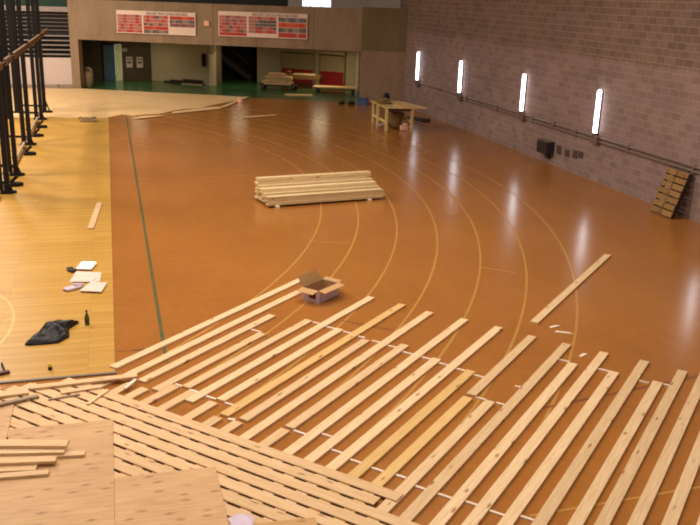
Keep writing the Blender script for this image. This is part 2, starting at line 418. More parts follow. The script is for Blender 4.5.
# ------------------------------------------------------------------ folded bleacher on the back wall
t = thing('folded_bleacher', (-5.2, 49.3, 0), 'folded dark bleacher of stacked horizontal rows above a white front panel, left of the balcony', 'bleacher')
W = 6.5
MB().box((0, .3, 2.3), (W, .4, 4.2)).build('bleacher_body', M['bleacher_dark'], t)
MB().box((0, 0, .9), (W, .1, 1.42), bev=.01).build('front_panel', M['white'], t)
MB().box((0, -.02, .1), (W, .2, .18)).build('kick_board', M['grey_wood'], t)
for k in range(5): MB().box((0, -.02, 1.78 + .24 * k), (W, .22, .055), bev=.01).build('seat_edge', M['bleacher_light'], t)
for k in range(5): MB().box((0, .1, 3.03 + .2 * k), (W, .2, .035), bev=.008).build('seat_edge', M['grey_steel'], t)
MB().box((0, -.02, 4.1), (W, .22, .26), bev=.02).build('top_board', M['bleacher_light'], t)
MB().box((0, .1, 4.7), (W, .1, .9)).build('cover', M['bleacher_green'], t)

# ------------------------------------------------------------------ record boards on the balcony
def text(s, size, m, parent, loc, name='lettering', sx=1.0):
    cu = bpy.data.curves.new(name, 'FONT'); cu.body = s; cu.size = size; cu.align_x = 'LEFT'; cu.extrude = .002
    o = bpy.data.objects.new(name, cu); COL.objects.link(o); o.parent = parent; o.location = loc
    o.rotation_euler = (math.pi / 2, 0, 0); o.scale = (sx, 1, 1); cu.materials.append(m)
    dg = bpy.context.evaluated_depsgraph_get(); me = bpy.data.meshes.new_from_object(o.evaluated_get(dg))
    n = bpy.data.objects.new(name, me); COL.objects.link(n); n.parent = parent; n.location = loc; n.rotation_euler = (math.pi / 2, 0, 0); n.scale = (sx, 1, 1)
    bpy.data.objects.remove(o); return n
def recs(name, col, *a, **k):      # printed strip with small rows of entries
    t = NT(name, .6); sp = t.n('ShaderNodeSeparateXYZ'); t.l(t.coords(), sp.inputs[0]); cb = t.n('ShaderNodeCombineXYZ'); t.l(sp.outputs['X'], cb.inputs['X']); t.l(sp.outputs['Z'], cb.inputs['Y'])
    mp = t.n('ShaderNodeMapping'); mp.inputs['Scale'].default_value = (1, 2.6, 1); t.l(cb.outputs[0], mp.inputs['Vector'])
    light = sum(col[:3]) < .35; ink = srgb(214, 186, 166) if light else srgb(92, 40, 38)
    return t.out(t.mix(t.ramp(t.noise(mp.outputs['Vector'], 13, 2), [(.52, (0, 0, 0, 1)), (.62, (.7, .7, .7, 1))]), col, ink))
PAL = {'p': recs('board_salmon', srgb(186, 114, 100), .6, var=.1), 'r': recs('board_red', srgb(190, 56, 42), .6), 'k': recs('board_black', srgb(52, 48, 44), .6),
       'o': recs('board_orange', srgb(214, 84, 40), .6), 'm': recs('board_maroon', srgb(112, 40, 40), .6), 'g': recs('board_grey', srgb(150, 128, 112), .6), 'n': recs('board_navy', srgb(46, 54, 76), .6), 'e': recs('board_dark_green', srgb(58, 62, 42), .6)}
M['ink'] = plain('board_ink', srgb(84, 44, 44), .7)
M['board_white'] = plain('board_cream', srgb(226, 196, 176), .6, var=.04)
def board(s0, s1, z0, z1, cols, label):
    x, y = bp(s0, -.07); t = thing('record_board', (x, y, z0), label, 'sign', BANG, )
    w = s1 - s0; h = z1 - z0
    MB().box((w / 2, .03, h / 2), (w, .05, h), bev=.008).build('panel', M['board_white'], t)
    hh = h - .2; n = len(cols); cw = w / n
    for i, rows in enumerate(cols):
        rh = (hh - .04) / len(rows)
        for j, cells in enumerate(rows):
            if cells == '-': continue
            n2 = len(cells); fw = (cw - .1) / n2; z1 = hh - rh * (j + .05); z0 = hh - rh * (j + .95)
            keys = sorted(set(cells)); m = MB(); x0 = i * cw + .05
            lo = [m.bm.verts.new((x0 + fw * q, -.004, z0)) for q in range(n2 + 1)]; hi = [m.bm.verts.new((x0 + fw * q, -.004, z1)) for q in range(n2 + 1)]
            lb = [m.bm.verts.new((x0 + fw * q, .006, z0)) for q in range(n2 + 1)]; hb = [m.bm.verts.new((x0 + fw * q, .006, z1)) for q in range(n2 + 1)]
            for q, c in enumerate(cells):
                for f4 in ((lo[q], lo[q + 1], hi[q + 1], hi[q]), (hi[q], hi[q + 1], hb[q + 1], hb[q]), (lb[q], lb[q + 1], lo[q + 1], lo[q]), (lb[q + 1], lb[q], hb[q], hb[q + 1])):
                    m.bm.faces.new(f4).material_index = keys.index(c)
            m.bm.faces.new((lb[0], lo[0], hi[0], hb[0])); m.bm.faces.new((lo[-1], lb[-1], hb[-1], hi[-1]))
            m.build('record_strip', None, t, mats=[PAL[c] for c in keys])
    text('INDOOR TRACK & FIELD RECORDS', .19, M['ink'], t, (w * .38, -.003, h - .175), 'heading_lettering', sx=w * .6 / 3.5)
    return t
board(2.7, 7.0, 3.03, 4.18, [['ppmpppmp', 'pprppprp', 'ppmppprp', 'prpprppr', 'pmpprppp', 'rpprrppr'], ['prprkppr', 'prpppprp', 'kpkppkpp', 'rrrorrrr', 'kkgkkggk'], ['rrrroorr', 'kgkkggkk', 'mmmmmmmm', '-', '-']],
      'wide red record board on the balcony front, the one with a blank white corner')
board(8.22, 12.9, 3.08, 4.32, [['ppmppmpp', 'ppmpkprp', 'prkprppp', 'rppkprpp', 'prkpprkp', 'rrrrrrrr'], ['ppprppprp', 'gpgkkkkk', 'ppkekeke', 'pprkpprk', 'gprrprrp', '-'], ['nngnngnn', 'orooooro', 'kegkggek', 'rrrrrprr']],
      'wide red record board on the balcony front, the one with navy and orange strips')
x, y = bp(7.6, -.045); o = MB().box((0, 0, 0), (.28, .06, .26), bev=.015).box((0, -.035, 0), (.2, .02, .18), bev=.005).build('alarm_panel', M['pink'], loc=(x, y, 3.68), rz=BANG)
tag(o, 'small pale pink square box on the balcony front between the two record boards', 'wall box')

# ------------------------------------------------------------------ lobby things
for i, (x, lab) in enumerate(((1.16, 'white notice sheet on dark lobby wall, the one nearer the blue door'), (1.76, 'white notice sheet on dark lobby wall, the one nearer the beige wall'))):
    t = thing('notice_sign', (x, 53.57, .76), lab, 'notice')
    MB().box((0, 0, .31), (.36, .02, .62), bev=.004).build('sheet', M['white'], t)
    MB().box((0, -.012, .5), (.3, .006, .1)).box((0, -.012, .3), (.26, .006, .16)).build('printed_block', M['trim_wood'], t)
tag(MB().box((0, 0, 0), (.32, .03, .2), bev=.006).box((0, -.018, 0), (.26, .01, .05)).build('door_sign', M['shutter'], loc=(.91, 53.57, 1.78)), 'small beige sign beside the top of the pale door panel', 'sign')
t = thing('trash_can', (-1.2, 49.85, .004), 'beige round-topped waste bin against the dark wall at the lobby left end', 'bin')
MB().lathe((0, 0, 0), [(.27, 0), (.3, .03), (.31, .8), (.29, .82)]).build('body', M['trash'], t, True)
MB().lathe((0, 0, .82), [(.31, 0), (.31, .05), (.26, .17), (.14, .25), (.02, .28)]).build('lid', M['trash'], t, True)
MB().box((0, -.29, .93), (.24, .04, .1)).build('flap', M['dark_wood'], t)
tag(MB().box((0, 0, 0), (.22, .14, .72), bev=.02).box((0, -.08, .2), (.14, .03, .2)).build('wall_cabinet', M['black_steel'], loc=(5.32, 51.26, 1.42), rz=-.65), 'narrow black cabinet on the beige lobby wall beside the bright column', 'cabinet')
tag(MB().box((0, 0, 0), (.44, .1, .4), bev=.01).box((0, -.06, .0), (.36, .03, .06)).box((0, -.06, .12), (.36, .03, .06)).build('column_sign', M['grey_wood'], loc=(5.78, 50.78, 2.12), rz=.2), 'square brown board at the top of the bright lobby column', 'sign')
# black timber offcuts on the lobby floor
PILE = [((3.15, 52.75, .05), (5.25, 51.1, .05)), ((3.5, 52.48, .134), (5.1, 51.22, .134)), ((4.2, 51.93, .225), (5.2, 51.05, .225))]
for (a, c), lab in zip(PILE, ('long black plank lying lowest on the green floor by the beige lobby wall', 'black plank lying on the lowest one by the beige lobby wall', 'black plank topmost by the beige lobby wall')):
    tag(MB().bar(a, c, .22, .08, .006).build('black_plank', M['dark_wood']), lab, 'plank', )
tag(MB().bar((4.1, 51.55, .034), (5.1, 50.75, .034), .3, .05, .005).build('pale_panel', M['shutter']), 'pale flat panel on the green floor in front of the black planks', 'panel')
# two shutter windows in the diagonal wall
def onw(s, d=0):   # along the diagonal wall from (10.1,53.5)
    e = Vector((3.6, -3.5)).normalized(); n = Vector((-e.y, e.x)); p = Vector((10.1, 53.5)) + e * s - n * d; return p.x, p.y
WANG = math.atan2(-3.5, 3.6)
for (s0, s1, lab) in ((.35, 2.72, 'roller shutter with red lower panel in the lobby wall, partly behind the heap of boards'), (3.08, 4.86, 'roller shutter with red lower panel in the lobby wall, beside the concrete pillar')):
    x, y = onw(s0, .04); t = thing('roller_shutter', (x, y, 0), lab, 'shutter', WANG); w = s1 - s0
    m = MB()
    for k in range(14): m.box((w / 2, 0, .9 + k * .072), (w, .04, .068), bev=.012)
    sc = m.build('shutter_curtain', M['shutter'], t)
    MB().box((w / 2, -.02, .46), (w, .06, .84), bev=.01).build('lower_panel', M['red'], t)
    for xx in (.02, w - .02): MB().box((xx, -.03, 1.05), (.07, .1, 2.1)).build('side_track', M['grey_wood'], t)
    MB().box((w / 2, -.05, 1.98), (w + .1, .2, .2), bev=.02).build('shutter_housing', M['shutter'], t)
    MB().box((w / 2, -.05, 1.84), (w, .1, .05)).build('top_guide', M['dark_wood'], sc)
# stacked short boards on a low dark trolley
t = thing('platform_trolley', (9.35, 48.9, .004), 'low dark trolley on the green floor carrying a heap of short boards', 'trolley', -.4)
MB().box((0, 0, .26), (2.1, .95, .07), bev=.01).build('deck', M['dark_wood'], t)
for sx in (-.9, .9):
    for sy in (-.36, .36): MB().tube((sx, sy - .03, .09), (sx, sy + .03, .09), .09).build('wheel', M['black_steel'], MB().box((sx, sy, .19), (.08, .1, .09)).build('caster', M['grey_steel'], t))
k = 0
for lay in range(7):
    n = 4 if lay < 5 else 2
    for j in range(n):
        q = Vector((9.35, 48.9)) + Vector((math.cos(-.4), math.sin(-.4))) * random.uniform(-.18, .1) + Vector((.39, .92)) * ((j - (n - 1) / 2) * .225)
        L = (1.5 if lay < 2 else 1.3 if lay < 5 else .95) + random.uniform(-.1, .1)
        nm = ('bottom', 'second', 'third', 'fourth', 'fifth', 'sixth', 'top')[lay]
        tag(MB().box((0, 0, .045), (L, .2, .085), bev=.006).build('short_board', M['deck_pine'], loc=(q.x, q.y, .302 + .09 * lay), rz=-.4 + random.uniform(-.008, .008)),
            'short pine board on the lobby trolley, %s layer, %s from the front' % (nm, ORD[j + 1]), 'board', 'short boards heaped on the trolley')
tag(MB().lathe((0, 0, 0), [(.11, 0), (.13, .05), (.1, .13), (.02, .17)]).build('cloth_bundle', M['khaki'], loc=(9.9, 48.9, .935)), 'small khaki bundle on top of the heap of short boards', 'bundle')
# brown crate table with boards behind it
t = thing('brown_table', (11.1, 50.0, .004), 'brown low table behind the trolley, in front of the left shutter', 'table', -.4)
MB().box((0, 0, .62), (1.9, .8, .24), bev=.01).build('top', M['pallet_wood'], t)
for sx in (-.85, .85):
    for sy in (-.33, .33): MB().box((sx, sy, .25), (.1, .1, .5)).build('leg', M['pallet_wood'], t)
for i in range(2): tag(MB().box((0, 0, .03), (1.3, .28, .06), bev=.006).build('loose_board', M['stack_pine'], loc=(11.0 + .13 * i, 49.82 + .31 * i, .748), rz=-.4 + .02 * i), ('pale board on the brown lobby table, nearer edge', 'pale board on the brown lobby table, farther edge')[i], 'board')
# low bench of sheets by the right shutter
t = thing('low_trestle', (12.3, 47.4, .004), 'low pale board platform on dark feet in front of the right shutter', 'platform', -.35)
MB().box((0, 0, .3), (2.5, 1.0, .07), bev=.01).build('top', M['hardboard'], t)
MB().box((0, 0, .235), (2.3, .9, .06)).build('under_frame', M['dark_wood'], t)
for sx in (-1, 1):
    for sy in (-.35, .35): MB().box((sx, sy, .1), (.12, .12, .2)).build('foot', M['dark_wood'], t)
tag(MB().box((0, 0, .02), (1.5, .7, .03), bev=.004).build('loose_sheet', M['hardboard'], loc=(9.9, 46.1, .004), rz=-.2), 'pale loose sheet flat on the green floor before the low platform', 'sheet')
# blue crate and dark clutter at the pillar foot
t = thing('blue_crate', (12.32, 41.95, 0), 'blue plastic tub at the foot of the concrete pillar', 'crate', -.4)
MB().prism([(-.26, -.2), (.26, -.2), (.26, .2), (-.26, .2)], 0, .3).build('tub', M['blue'], t)
MB().box((0, 0, .33), (.58, .46, .06), bev=.02).build('lid', M['blue'], t)
tag(MB().box((0, 0, .07), (.4, .18, .12), bev=.04).box((.0, 0, .17), (.24, .04, .05), bev=.01).build('tool_case', M['box_dark'], loc=(11.75, 42.0, 0), rz=.3), 'small dark tool case left of the blue tub', 'case')
tag(MB().box((0, 0, .06), (.3, .2, .12), bev=.04).box((.1, 0, .14), (.1, .1, .06), bev=.02).build('dark_bundle', M['black_steel'], loc=(11.3, 42.2, 0), rz=-.2), 'small dark bundle, farther left of the blue tub', 'bundle')
tag(MB().lathe((0, 0, 0), [(.13, 0), (.15, .16), (.15, .2), (.12, .21)]).build('pink_pail', M['pink'], loc=(6.24, 42.85, 0)), 'tiny pink pail standing on the orange floor near the tip of the pale sheets', 'pail')

# ------------------------------------------------------------------ pale protective sheeting at the far left
MAIN = [(-7.5, 37.9), (-4.5, 37.75), (-2.5, 37.8), (-.9, 37.6), (-.29, 37.5), (.3, 38.3), (.42, 38.58), (.9, 38.2), (1.4, 38.55), (2.01, 38.7), (2.6, 39.6), (3.2, 40.3), (4.0, 40.7), (4.6, 41.6), (5.6, 42.9), (6.4, 44.0), (6.75, 45.1), (5.6, 45.75), (4.6, 46.2), (2.2, 47.2), (.49, 47.95), (-1.6, 48.85), (-7.5, 48.9)]
tag(MB().prism(MAIN, .012, .026).build('protective_sheet', M['hardboard']), 'big ragged area of pale protective sheeting on the floor before the lobby', 'floor sheet')
SCR = [([(.8, 37.0), (2.0, 37.9), (2.35, 38.3), (1.2, 37.95)], 'pale pointed sheet scrap nearest the green line, at the sheeting edge'), ([(2.5, 38.7), (4.9, 40.3), (5.2, 41.1), (4.4, 40.95), (2.7, 39.4)], 'long pale sheet strip along the near edge of the sheeting'),
       ([(4.9, 40.7), (5.2, 40.8), (7.0, 45.0), (6.8, 45.1)], 'thin pale strip pointing towards the lobby beside the pink pail'), ([(5.6, 37.3), (7.2, 38.0), (7.1, 38.3), (5.5, 37.6)], 'faint pale sheet scrap alone on the orange floor')]
for p, lab in SCR: tag(MB().prism(p, .027 + .01 * (len(p[0]) + int(p[0][0] == 4.9)) - .02, .036 + .01 * int(p[0][0] == 4.9)).build('sheet_scrap', M['hardboard']), lab, 'floor sheet', 'pale sheet scraps')

# ------------------------------------------------------------------ black steel frames on the left
t = None
FR = [(-2.8, 39.3, .05, 'last before the pale sheeting'), (-2.9, 37.2, .17, 'second from the pale sheeting'), (-2.88, 31.1, .17, 'third from the pale sheeting'), (-2.84, 25.9, .15, 'fourth from the pale sheeting'), (-2.85, 23.6, .16, 'fifth from the pale sheeting')]
for x, y, r, nm in FR:
    t = thing('steel_frame', (x, y, .012 if y < 38 else .027), 'tall black steel upright frame at the court edge, %s' % nm, 'frame')
    if r > .06:
        m = MB(); m.box((-r * .55, 0, 3.4), (r * .8, r * 1.2, 6.8), bev=.01); m.build('post', M['black_steel'], t)
        MB().box((r * .55, 0, 3.4), (r * .8, r * 1.2, 6.8), bev=.01).build('post', M['black_steel'], t)
    else: MB().box((0, 0, 3.4), (.15, .15, 6.8), bev=.01).build('post', M['black_steel'], t)
    MB().box((-1.15, .3, 3.4), (.2, .2, 6.8), bev=.01).build('rear_post', M['black_steel'], t)
    for zz in (.28, 3.32, 5.8): MB().bar((0, 0, zz), (-1.15, .3, zz), .07, .07).build('cross_bar', M['black_steel'], t)
    m = MB()
    for dx in (.12,): m.prism([(-.2, -.1), (dx + .08, -.14), (dx + .2, 0), (dx + .08, .14), (-.2, .1)], 0, .07)
    m.bar((.2, 0, .07), (.02, 0, .55), .06, .05); m.build('foot', M['black_steel'], t)
for x, y in ((-2.56, 35.0), (-2.56, 32.9), (-2.56, 29.2), (-2.56, 24.5)):
    o = MB().prism([(-.25, -.16), (.0, -.14), (.12, 0), (.0, .14), (-.25, .16)], 0, .09).bar((-.2, 0, .1), (-.02, 0, .28), .1, .08).build('rail_foot', M['black_steel'], loc=(x, y, .012))
    tag(o, 'small black floor bracket by the pale rail, %s' % {35.0: 'between second and third frame, nearer the second', 32.9: 'between second and third frame, nearer the third', 29.2: 'between third and fourth frame', 24.5: 'between fourth and fifth frame'}[y], 'bracket')
t = thing('base_rail', (-2.93, 31.5, .14), 'pale low rail running along the feet of the black frames', 'rail')
for y0, y1 in ((19, 23.25), (23.95, 25.6), (26.2, 30.75), (31.5, 36.8), (37.6, 39.1), (39.5, 42.2)): MB().bar((0, y0 - 31.5, 0), (0, y1 - 31.5, 0), .08, .09, .02).build('rail_segment', M['rail_pale'], t)
for yy in (-10, -7.2, -4.5, -1.2, .8, 4.5, 7.2, 9.5): MB().box((0, yy, -.078), (.06, .08, .07)).build('rail_post', M['black_steel'], t)
t = thing('upper_rail', (-2.6, 30.5, 3.36), 'tan rail hung at mid height across the black frames', 'rail')
for y0, y1 in ((20, 23.1), (24.1, 25.4), (26.4, 30.5), (31.7, 36.6), (37.7, 38.9), (39.6, 41.5)): MB().bar((0, y0 - 30.5, 0), (0, y1 - 30.5, 0), .1, .18, .02).build('rail_segment', M['rail_tan'], t)
MB().bar((0, -10.5, 0), (0, 11, 0), .04, .05).build('rail_core', M['black_steel'], t)

# ------------------------------------------------------------------ right wall: lamps, conduit, boxes
TY = [39.58, 34.24, 28.33, 23.27, 17.7]
TN = ['farthest, beside the corner', 'second from the corner', 'third from the corner', 'fourth from the corner', 'fifth from the corner']
t = thing('wall_lamp', (RW, TY[0], 1.5), '', 'lamp')
MB().box((-.03, 0, .62), (.06, .1, 1.3), bev=.01).build('backplate', M['box_grey'], t)
MB().tube((-.11, 0, .0), (-.11, 0, 1.25), .066, seg=20).ball((-.11, 0, 1.25), .066).ball((-.11, 0, 0), .066).build('light_tube', M['tube_glow'], t, True)
MB().box((-.08, -.06, -.2), (.16, .34, .24), bev=.015).build('junction_box', M['box_grey'], t)
MB().tube((-.11, 0, -.1), (-.11, 0, .0), .085).build('tube_holder', M['box_grey'], t)
lamp0 = t
for i, y in enumerate(TY):
    lab = 'upright glowing tube lamp on the block wall, ' + TN[i]
    if i == 0: t['label'] = lab; t['group'] = 'tube lamps on the block wall'
    else: dup(lamp0, (RW, y, 1.5), 0, lab)
for dz, nm in ((1.37, 'upper'), (1.25, 'lower')):
    cd = thing('conduit', (RW - .055, 20, dz), '%s of the two parallel conduit pipes along the block wall' % nm, 'pipe')
    MB().tube((0, -12, 0), (0, 19.9 if dz > 1.3 else 14.4, 0), .03, seg=10).build('pipe', M['conduit'], cd)
    for yy in range(9, 40, 3):
        if dz > 1.3 or yy < 34: MB().box((.01, yy - 19.5, 0), (.08, .06, .1)).build('clip', M['conduit'], cd)
    if dz > 1.3: MB().box((0, 6, 0), (.1, .16, .16), bev=.02).build('coupling', M['conduit'], cd)
t = thing('speaker_box', (RW, 26.2, .33), 'black box hung low on the block wall between the third and fourth lamp', 'wall box')
MB().box((-.15, 0, .22), (.3, .72, .42), bev=.02).build('housing', M['box_dark'], t)
MB().box((-.15, 0, .445), (.32, .74, .03)).build('top_lip', M['grey_steel'], t)
MB().box((-.05, -.05, -.06), (.1, .2, .2)).build('bracket', M['box_dark'], t)
for y, z, h, lab in ((25.5, .57, .28, 'dark wall plate nearest the black box'), (24.95, .56, .22, 'dark wall plate second from the black box'), (24.45, .62, .24, 'dark wall plate third from the black box'), (24.1, .66, .2, 'dark wall plate farthest from the black box')):
    tag(MB().box((0, 0, 0), (.04, .26, h), bev=.01).box((-.025, 0, 0), (.02, .12, h * .5), bev=.004).build('wall_plate', M['plate'], loc=(RW - .02, y, z)), lab, 'wall plate', 'plates low on the block wall')
# pallet leaning on the wall
t = thing('pallet', (13.95, 18.9, 0), 'worn wooden pallet leaning upright against the block wall at the right', 'pallet')
lean = math.atan2(.38, 1.2)
def pz(h, d): return (h * math.sin(lean) + d * math.cos(lean), h * math.cos(lean) - d * math.sin(lean) + .005)
for k in range(7):
    h = .06 + k * .178; px, pzv = pz(h, -.06)
    for half in (-1, 1):
        w = .44 + random.uniform(-.02, .02)
        MB().box((px, half * .235, pzv + .03), (.024, w, .145), (0, lean, random.uniform(-.02, .02)), bev=.004).build('slat', M['pallet_wood'], t)
for k in range(4):
    h = .1 + k * .34; px, pzv = pz(h, .07); MB().box((px, 0, pzv + .04), (.02, .92, .12), (0, lean, 0), bev=.003).build('back_slat', M['pallet_wood'], t)
for yy in (-.44, 0, .44):
    a = pz(.0, .005); c = pz(1.24, .005); MB().bar((a[0], yy, a[1] + .03), (c[0], yy, c[1]), .05, .1, .004, up=(1, 0, 0)).build('stringer', M['dark_wood'], t)

# ------------------------------------------------------------------ workbench in the far corner
BC = [Vector((10.89, 35.92)), Vector((10.81, 33.41)), Vector((12.05, 33.25)), Vector((12.2, 35.8))]
t = thing('workbench', (0, 0, 0), 'rough timber workbench with plywood top standing by the far right corner', 'workbench')
MB().prism(BC[::-1], .925, .95).build('bench_top', M['bench_wood'], t)
for x, y in ((10.9, 33.5), (11.95, 33.35), (10.86, 34.6), (11.0, 35.7), (12.1, 35.6)):
    MB().box((x, y, .46), (.1, .1, .92), bev=.006).build('leg', M['bench_wood'], t)
MB().bar((10.88, 33.5, .36), (10.98, 35.7, .36), .04, .1).build('side_rail', M['bench_wood'], t)
MB().bar((11.95, 33.4, .38), (12.1, 35.6, .38), .04, .1).build('side_rail', M['bench_wood'], t)
MB().bar((10.9, 33.55, .87), (11.95, 33.4, .87), .04, .1).build('cross_rail', M['dark_wood'], t)
tag(MB().prism([(11.5, 33.35), (12.5, 33.1), (12.55, 33.35), (12.15, 35.3), (11.5, 35.5)], .952, .985).build('offcut_sheet', M['yellow_pine']), 'pale yellow sheet lying on the right half of the workbench', 'sheet')
tag(MB().box((0, 0, .06), (.5, .7, .1), (0, 0, 0), bev=.03).box((.1, .1, .14), (.3, .4, .08), (.1, -.2, .4), bev=.02).box((-.15, -.2, .13), (.2, .3, .06), (0, .2, .8), bev=.02).build('rag_heap', M['khaki'], loc=(11.15, 34.9, .952)), 'brown heap of rags and scraps on the left half of the workbench', 'rags')
t = thing('shop_vacuum', (11.5, 35.5, .987), 'dark round-bodied tool standing at the back edge of the workbench', 'tool')
MB().lathe((0, 0, 0), [(.1, 0), (.14, .04), (.15, .2), (.11, .3), (.04, .34)]).build('body', M['black_steel'], t, True)
MB().tube((-.1, 0, .3), (.1, 0, .3), .025).tube((-.1, 0, .3), (-.1, 0, .22), .02).tube((.1, 0, .3), (.1, 0, .22), .02).build('handle', M['grey_steel'], t)
t = thing('bucket', (11.55, 34.3, 0), 'khaki bin standing on the floor under the workbench', 'bin')
MB().lathe((0, 0, 0), [(.22, 0), (.25, .1), (.34, .62), (.36, .64), (.33, .66)]).build('tub', M['khaki'], t, True)
MB().tube((-.36, 0, .6), (-.36, 0, .5), .03).tube((.36, 0, .6), (.36, 0, .5), .03).build('handle', M['black_steel'], t)
tag(MB().box((0, 0, .1), (.3, .22, .2), bev=.03).box((0, -.1, .25), (.2, .05, .12), bev=.02).build('paint_can_pack', M['pink'], loc=(11.72, 33.62, 0)), 'small pinkish pack on the floor under the workbench right end', 'pack')
tag(MB().bar((10.6, 33.9, .13), (10.95, 33.85, .25), .1, .1, .03).bar((10.62, 33.9, .0), (10.62, 33.9, .14), .06, .06).build('saw', M['pale_wall'], ), 'grey hand tool leaning at the left front leg of the workbench', 'tool')
tag(MB().box((0, 0, .03), (1.5, .5, .05), bev=.006).box((.1, .1, .08), (1.2, .3, .05), (0, 0, .1), bev=.006).build('floor_panel', M['dark_wood'], loc=(13.3, 36.6, 0), rz=-1.2), 'dark flat panel on the floor between workbench and block wall', 'panel')

# ------------------------------------------------------------------ long stack of boards
SA = math.radians(9.3); ex = Vector((math.cos(SA), math.sin(SA))); ey = Vector((-math.sin(SA), math.cos(SA)))
S0 = Vector((3.76, 21.07)); SL = 3.32
for q, nm in ((.25, 'left'), (2.9, 'right')):
    p = S0 + ex * q + ey * .52
    tag(MB().box((0, 0, .028), (.1, 1.16, .056), bev=.004).build('bearer', M['white_wood'], loc=(p.x, p.y, .0), rz=SA), 'pale bearer under the %s end of the long board stack' % nm, 'bearer')
proto = MB().box((0, 0, .0185), (SL, .2, .037), bev=.003).build('stacked_board', M['stack_pine'])
first = True
HT = 0
COLS = [(.10, 6, 'front row'), (.31, 7, 'second row'), (.52, 9, 'third row'), (.73, 10, 'fourth row'), (.94, 14, 'back row')]
for yy, n, nm in COLS:
    for k in range(n):
        p = S0 + ex * (SL / 2 + random.uniform(-.03, .03)) + ey * (yy + random.uniform(-.004, .004))
        lab = 'long pine board in the stack on the orange floor, %s, %s from the bottom' % (nm, ORD[k + 1])
        if first: o = proto; first = False; o.location = (p.x, p.y, .057 + .0395 * k); o.rotation_euler.z = SA
        else: o = dup(proto, (p.x, p.y, .057 + .0395 * k), SA, lab)
        tag(o, lab, 'board', 'boards of the long stack')

# ------------------------------------------------------------------ sleepers: planks laid flat in a fan row
_mesh = {}
def plank(u0, u1, v, mat, label, group, z=0.0, w=.142, t_=.036, name='pine_plank'):
    L = u1 - u0
    if u0 > 8.6: L = u1 - u0
    key = (name, round(L, 2), w, mat)
    x, y = uv((u0 + u1) / 2, v)
    if key in _mesh:
        o = bpy.data.objects.new(name, _mesh[key]); COL.objects.link(o)
    else:
        o = MB().box((0, 0, t_ / 2), (L, w, t_), bev=.003).build(name, M[mat]); _mesh[key] = o.data
    o.location = (x, y, z); o.rotation_euler.z = UANG + random.uniform(-.0015, .0015)
    return tag(o, label, 'plank', group)
TOP = [(-8.58, 13.17, 8.11, 0), (-8.22, 12.47, 8.0, 0), (-7.92, 11.16, 8.0, 0), (-7.57, 10.40, 7.9, 0), (-7.28, 11.33, 8.2, 0), (-6.97, 12.96, 7.9, 0), (-6.64, 11.29, 8.16, 0), (-6.33, 12.95, 7.85, 1),
       (-6.05, 11.13, 7.89, 0), (-5.75, 12.88, 6.95, 0), (-5.44, 11.31, 8.05, 0), (-5.1, 12.92, 6.95, 0), (-4.79, 11.1, 5.6, 0), (-4.48, 12.91, 5.6, 0), (-4.18, 10.99, 5.6, 1), (-3.865, 12.85, 10.24, 0),
       (-3.57, 10.21, 5.3, 0), (-3.29, 12.85, 5.2, 0), (-2.97, 12.14, 5.2, 0), (-2.68, 12.85, 5.2, 0), (-2.36, 12.19, 5.2, 0), (-2.06, 12.88, 5.2, 0), (-1.73, 12.2, 5.2, 0), (-1.49, 12.83, 5.2, 0), (-1.19, 13.1, 5.2, 0), (-.88, 13.0, 5.2, 0), (-.56, 12.9, 5.2, 0)]
GL = 'planks laid side by side on the orange floor'
for i, (v, u1, u0, yel) in enumerate(TOP):
    lab = '%s pine plank flat on the orange floor, %s counted from the yellow court' % ('yellowish' if yel else 'pale', ORD[i + 1])
    plank(u0, u1, v, 'yellow_pine' if yel else 'pine', lab, GL)
plank(5.3, 10.14, -3.866, 'yellow_pine', 'yellowish pine plank laid end to end below the sixteenth plank from the yellow court', GL)
# second row, running under the cross boards
R2 = [(v_, u_ - .04) for v_, u_ in [(-8.75, 7.55), (-8.3, 7.95), (-7.98, 7.9), (-7.715, 7.9), (-7.425, 8.2), (-7.115, 8.2), (-6.67, 8.1), (-6.35, 7.8), (-6.06, 7.85), (-5.76, 6.9), (-5.45, 8.02), (-5.12, 6.9)]]
for i, (v, u1) in enumerate(R2):
    lab = 'pine plank continuing the %s long plank from the court, running under the cross boards' % ORD[[1, 2, 3, 4, 5, 6, 7, 8, 9, 10, 11, 12, 13, 14, 15, 18, 19, 20, 21, 22][i]]
    plank(u1 - 4.9, u1, v, 'deck_pine', lab, 'second row of planks under the cross boards')
for i in range(6):
    v = -9.06 - .31 * i
    plank(3.6, 7.35 - .33 * i - .25, v, 'deck_pine', 'pine plank under the cross boards left of the court corner, %s towards the left' % ORD[i + 1], 'planks under the left cross boards')
# loose plank beyond the row
plank(13.48, 18.44, -4.05, 'pine', 'single long pine plank lying alone on the orange floor at the right', None, name='loose_plank')

# spacer strips between planks
def spacer(u, va, vb, label):
    L = abs(vb - va); x, y = uv(u, (va + vb) / 2)
    o = MB().box((0, 0, .01), (L, .035, .02), bev=.002).build('spacer_strip', M['white_wood'], loc=(x, y, 0), rz=VANG)
    tag(o, label, 'spacer', 'white spacer strips between planks')
hw = .076
def gapspacers(idx, us, where):
    for i, u in zip(idx, us):
        a, c = TOP[i][0] + hw, TOP[i + 1][0] - hw
        spacer(u, a, c, 'short white spacer strip between %s and %s plank from the court, %s' % (ORD[i + 1], ORD[i + 2], where))
gapspacers(range(4, 14), [11.32, 11.28, 11.26, 11.22, 11.19, 11.16, 11.07, 11.06, 11.01, 10.97], 'far ends')
gapspacers([14], [10.91], 'far ends')
gapspacers([2], [10.46], 'far ends')
gapspacers([17, 19, 22, 24], [12.2, 12.2, 12.2, 12.29], 'far ends')
spacer(10.9, -3.46, -3.37, 'tiny white spacer stub left alone beyond the short nineteenth gap')
spacer(10.24, -3.79, -3.65, 'short white spacer strip at the butt joint of the yellowish plank')
spacer(10.24, -3.49, -3.37, 'short white spacer strip right of the seventeenth plank far end')
spacer(12.12, -1.98, -1.84, 'white spacer strip touching the twenty-second plank near its far end')
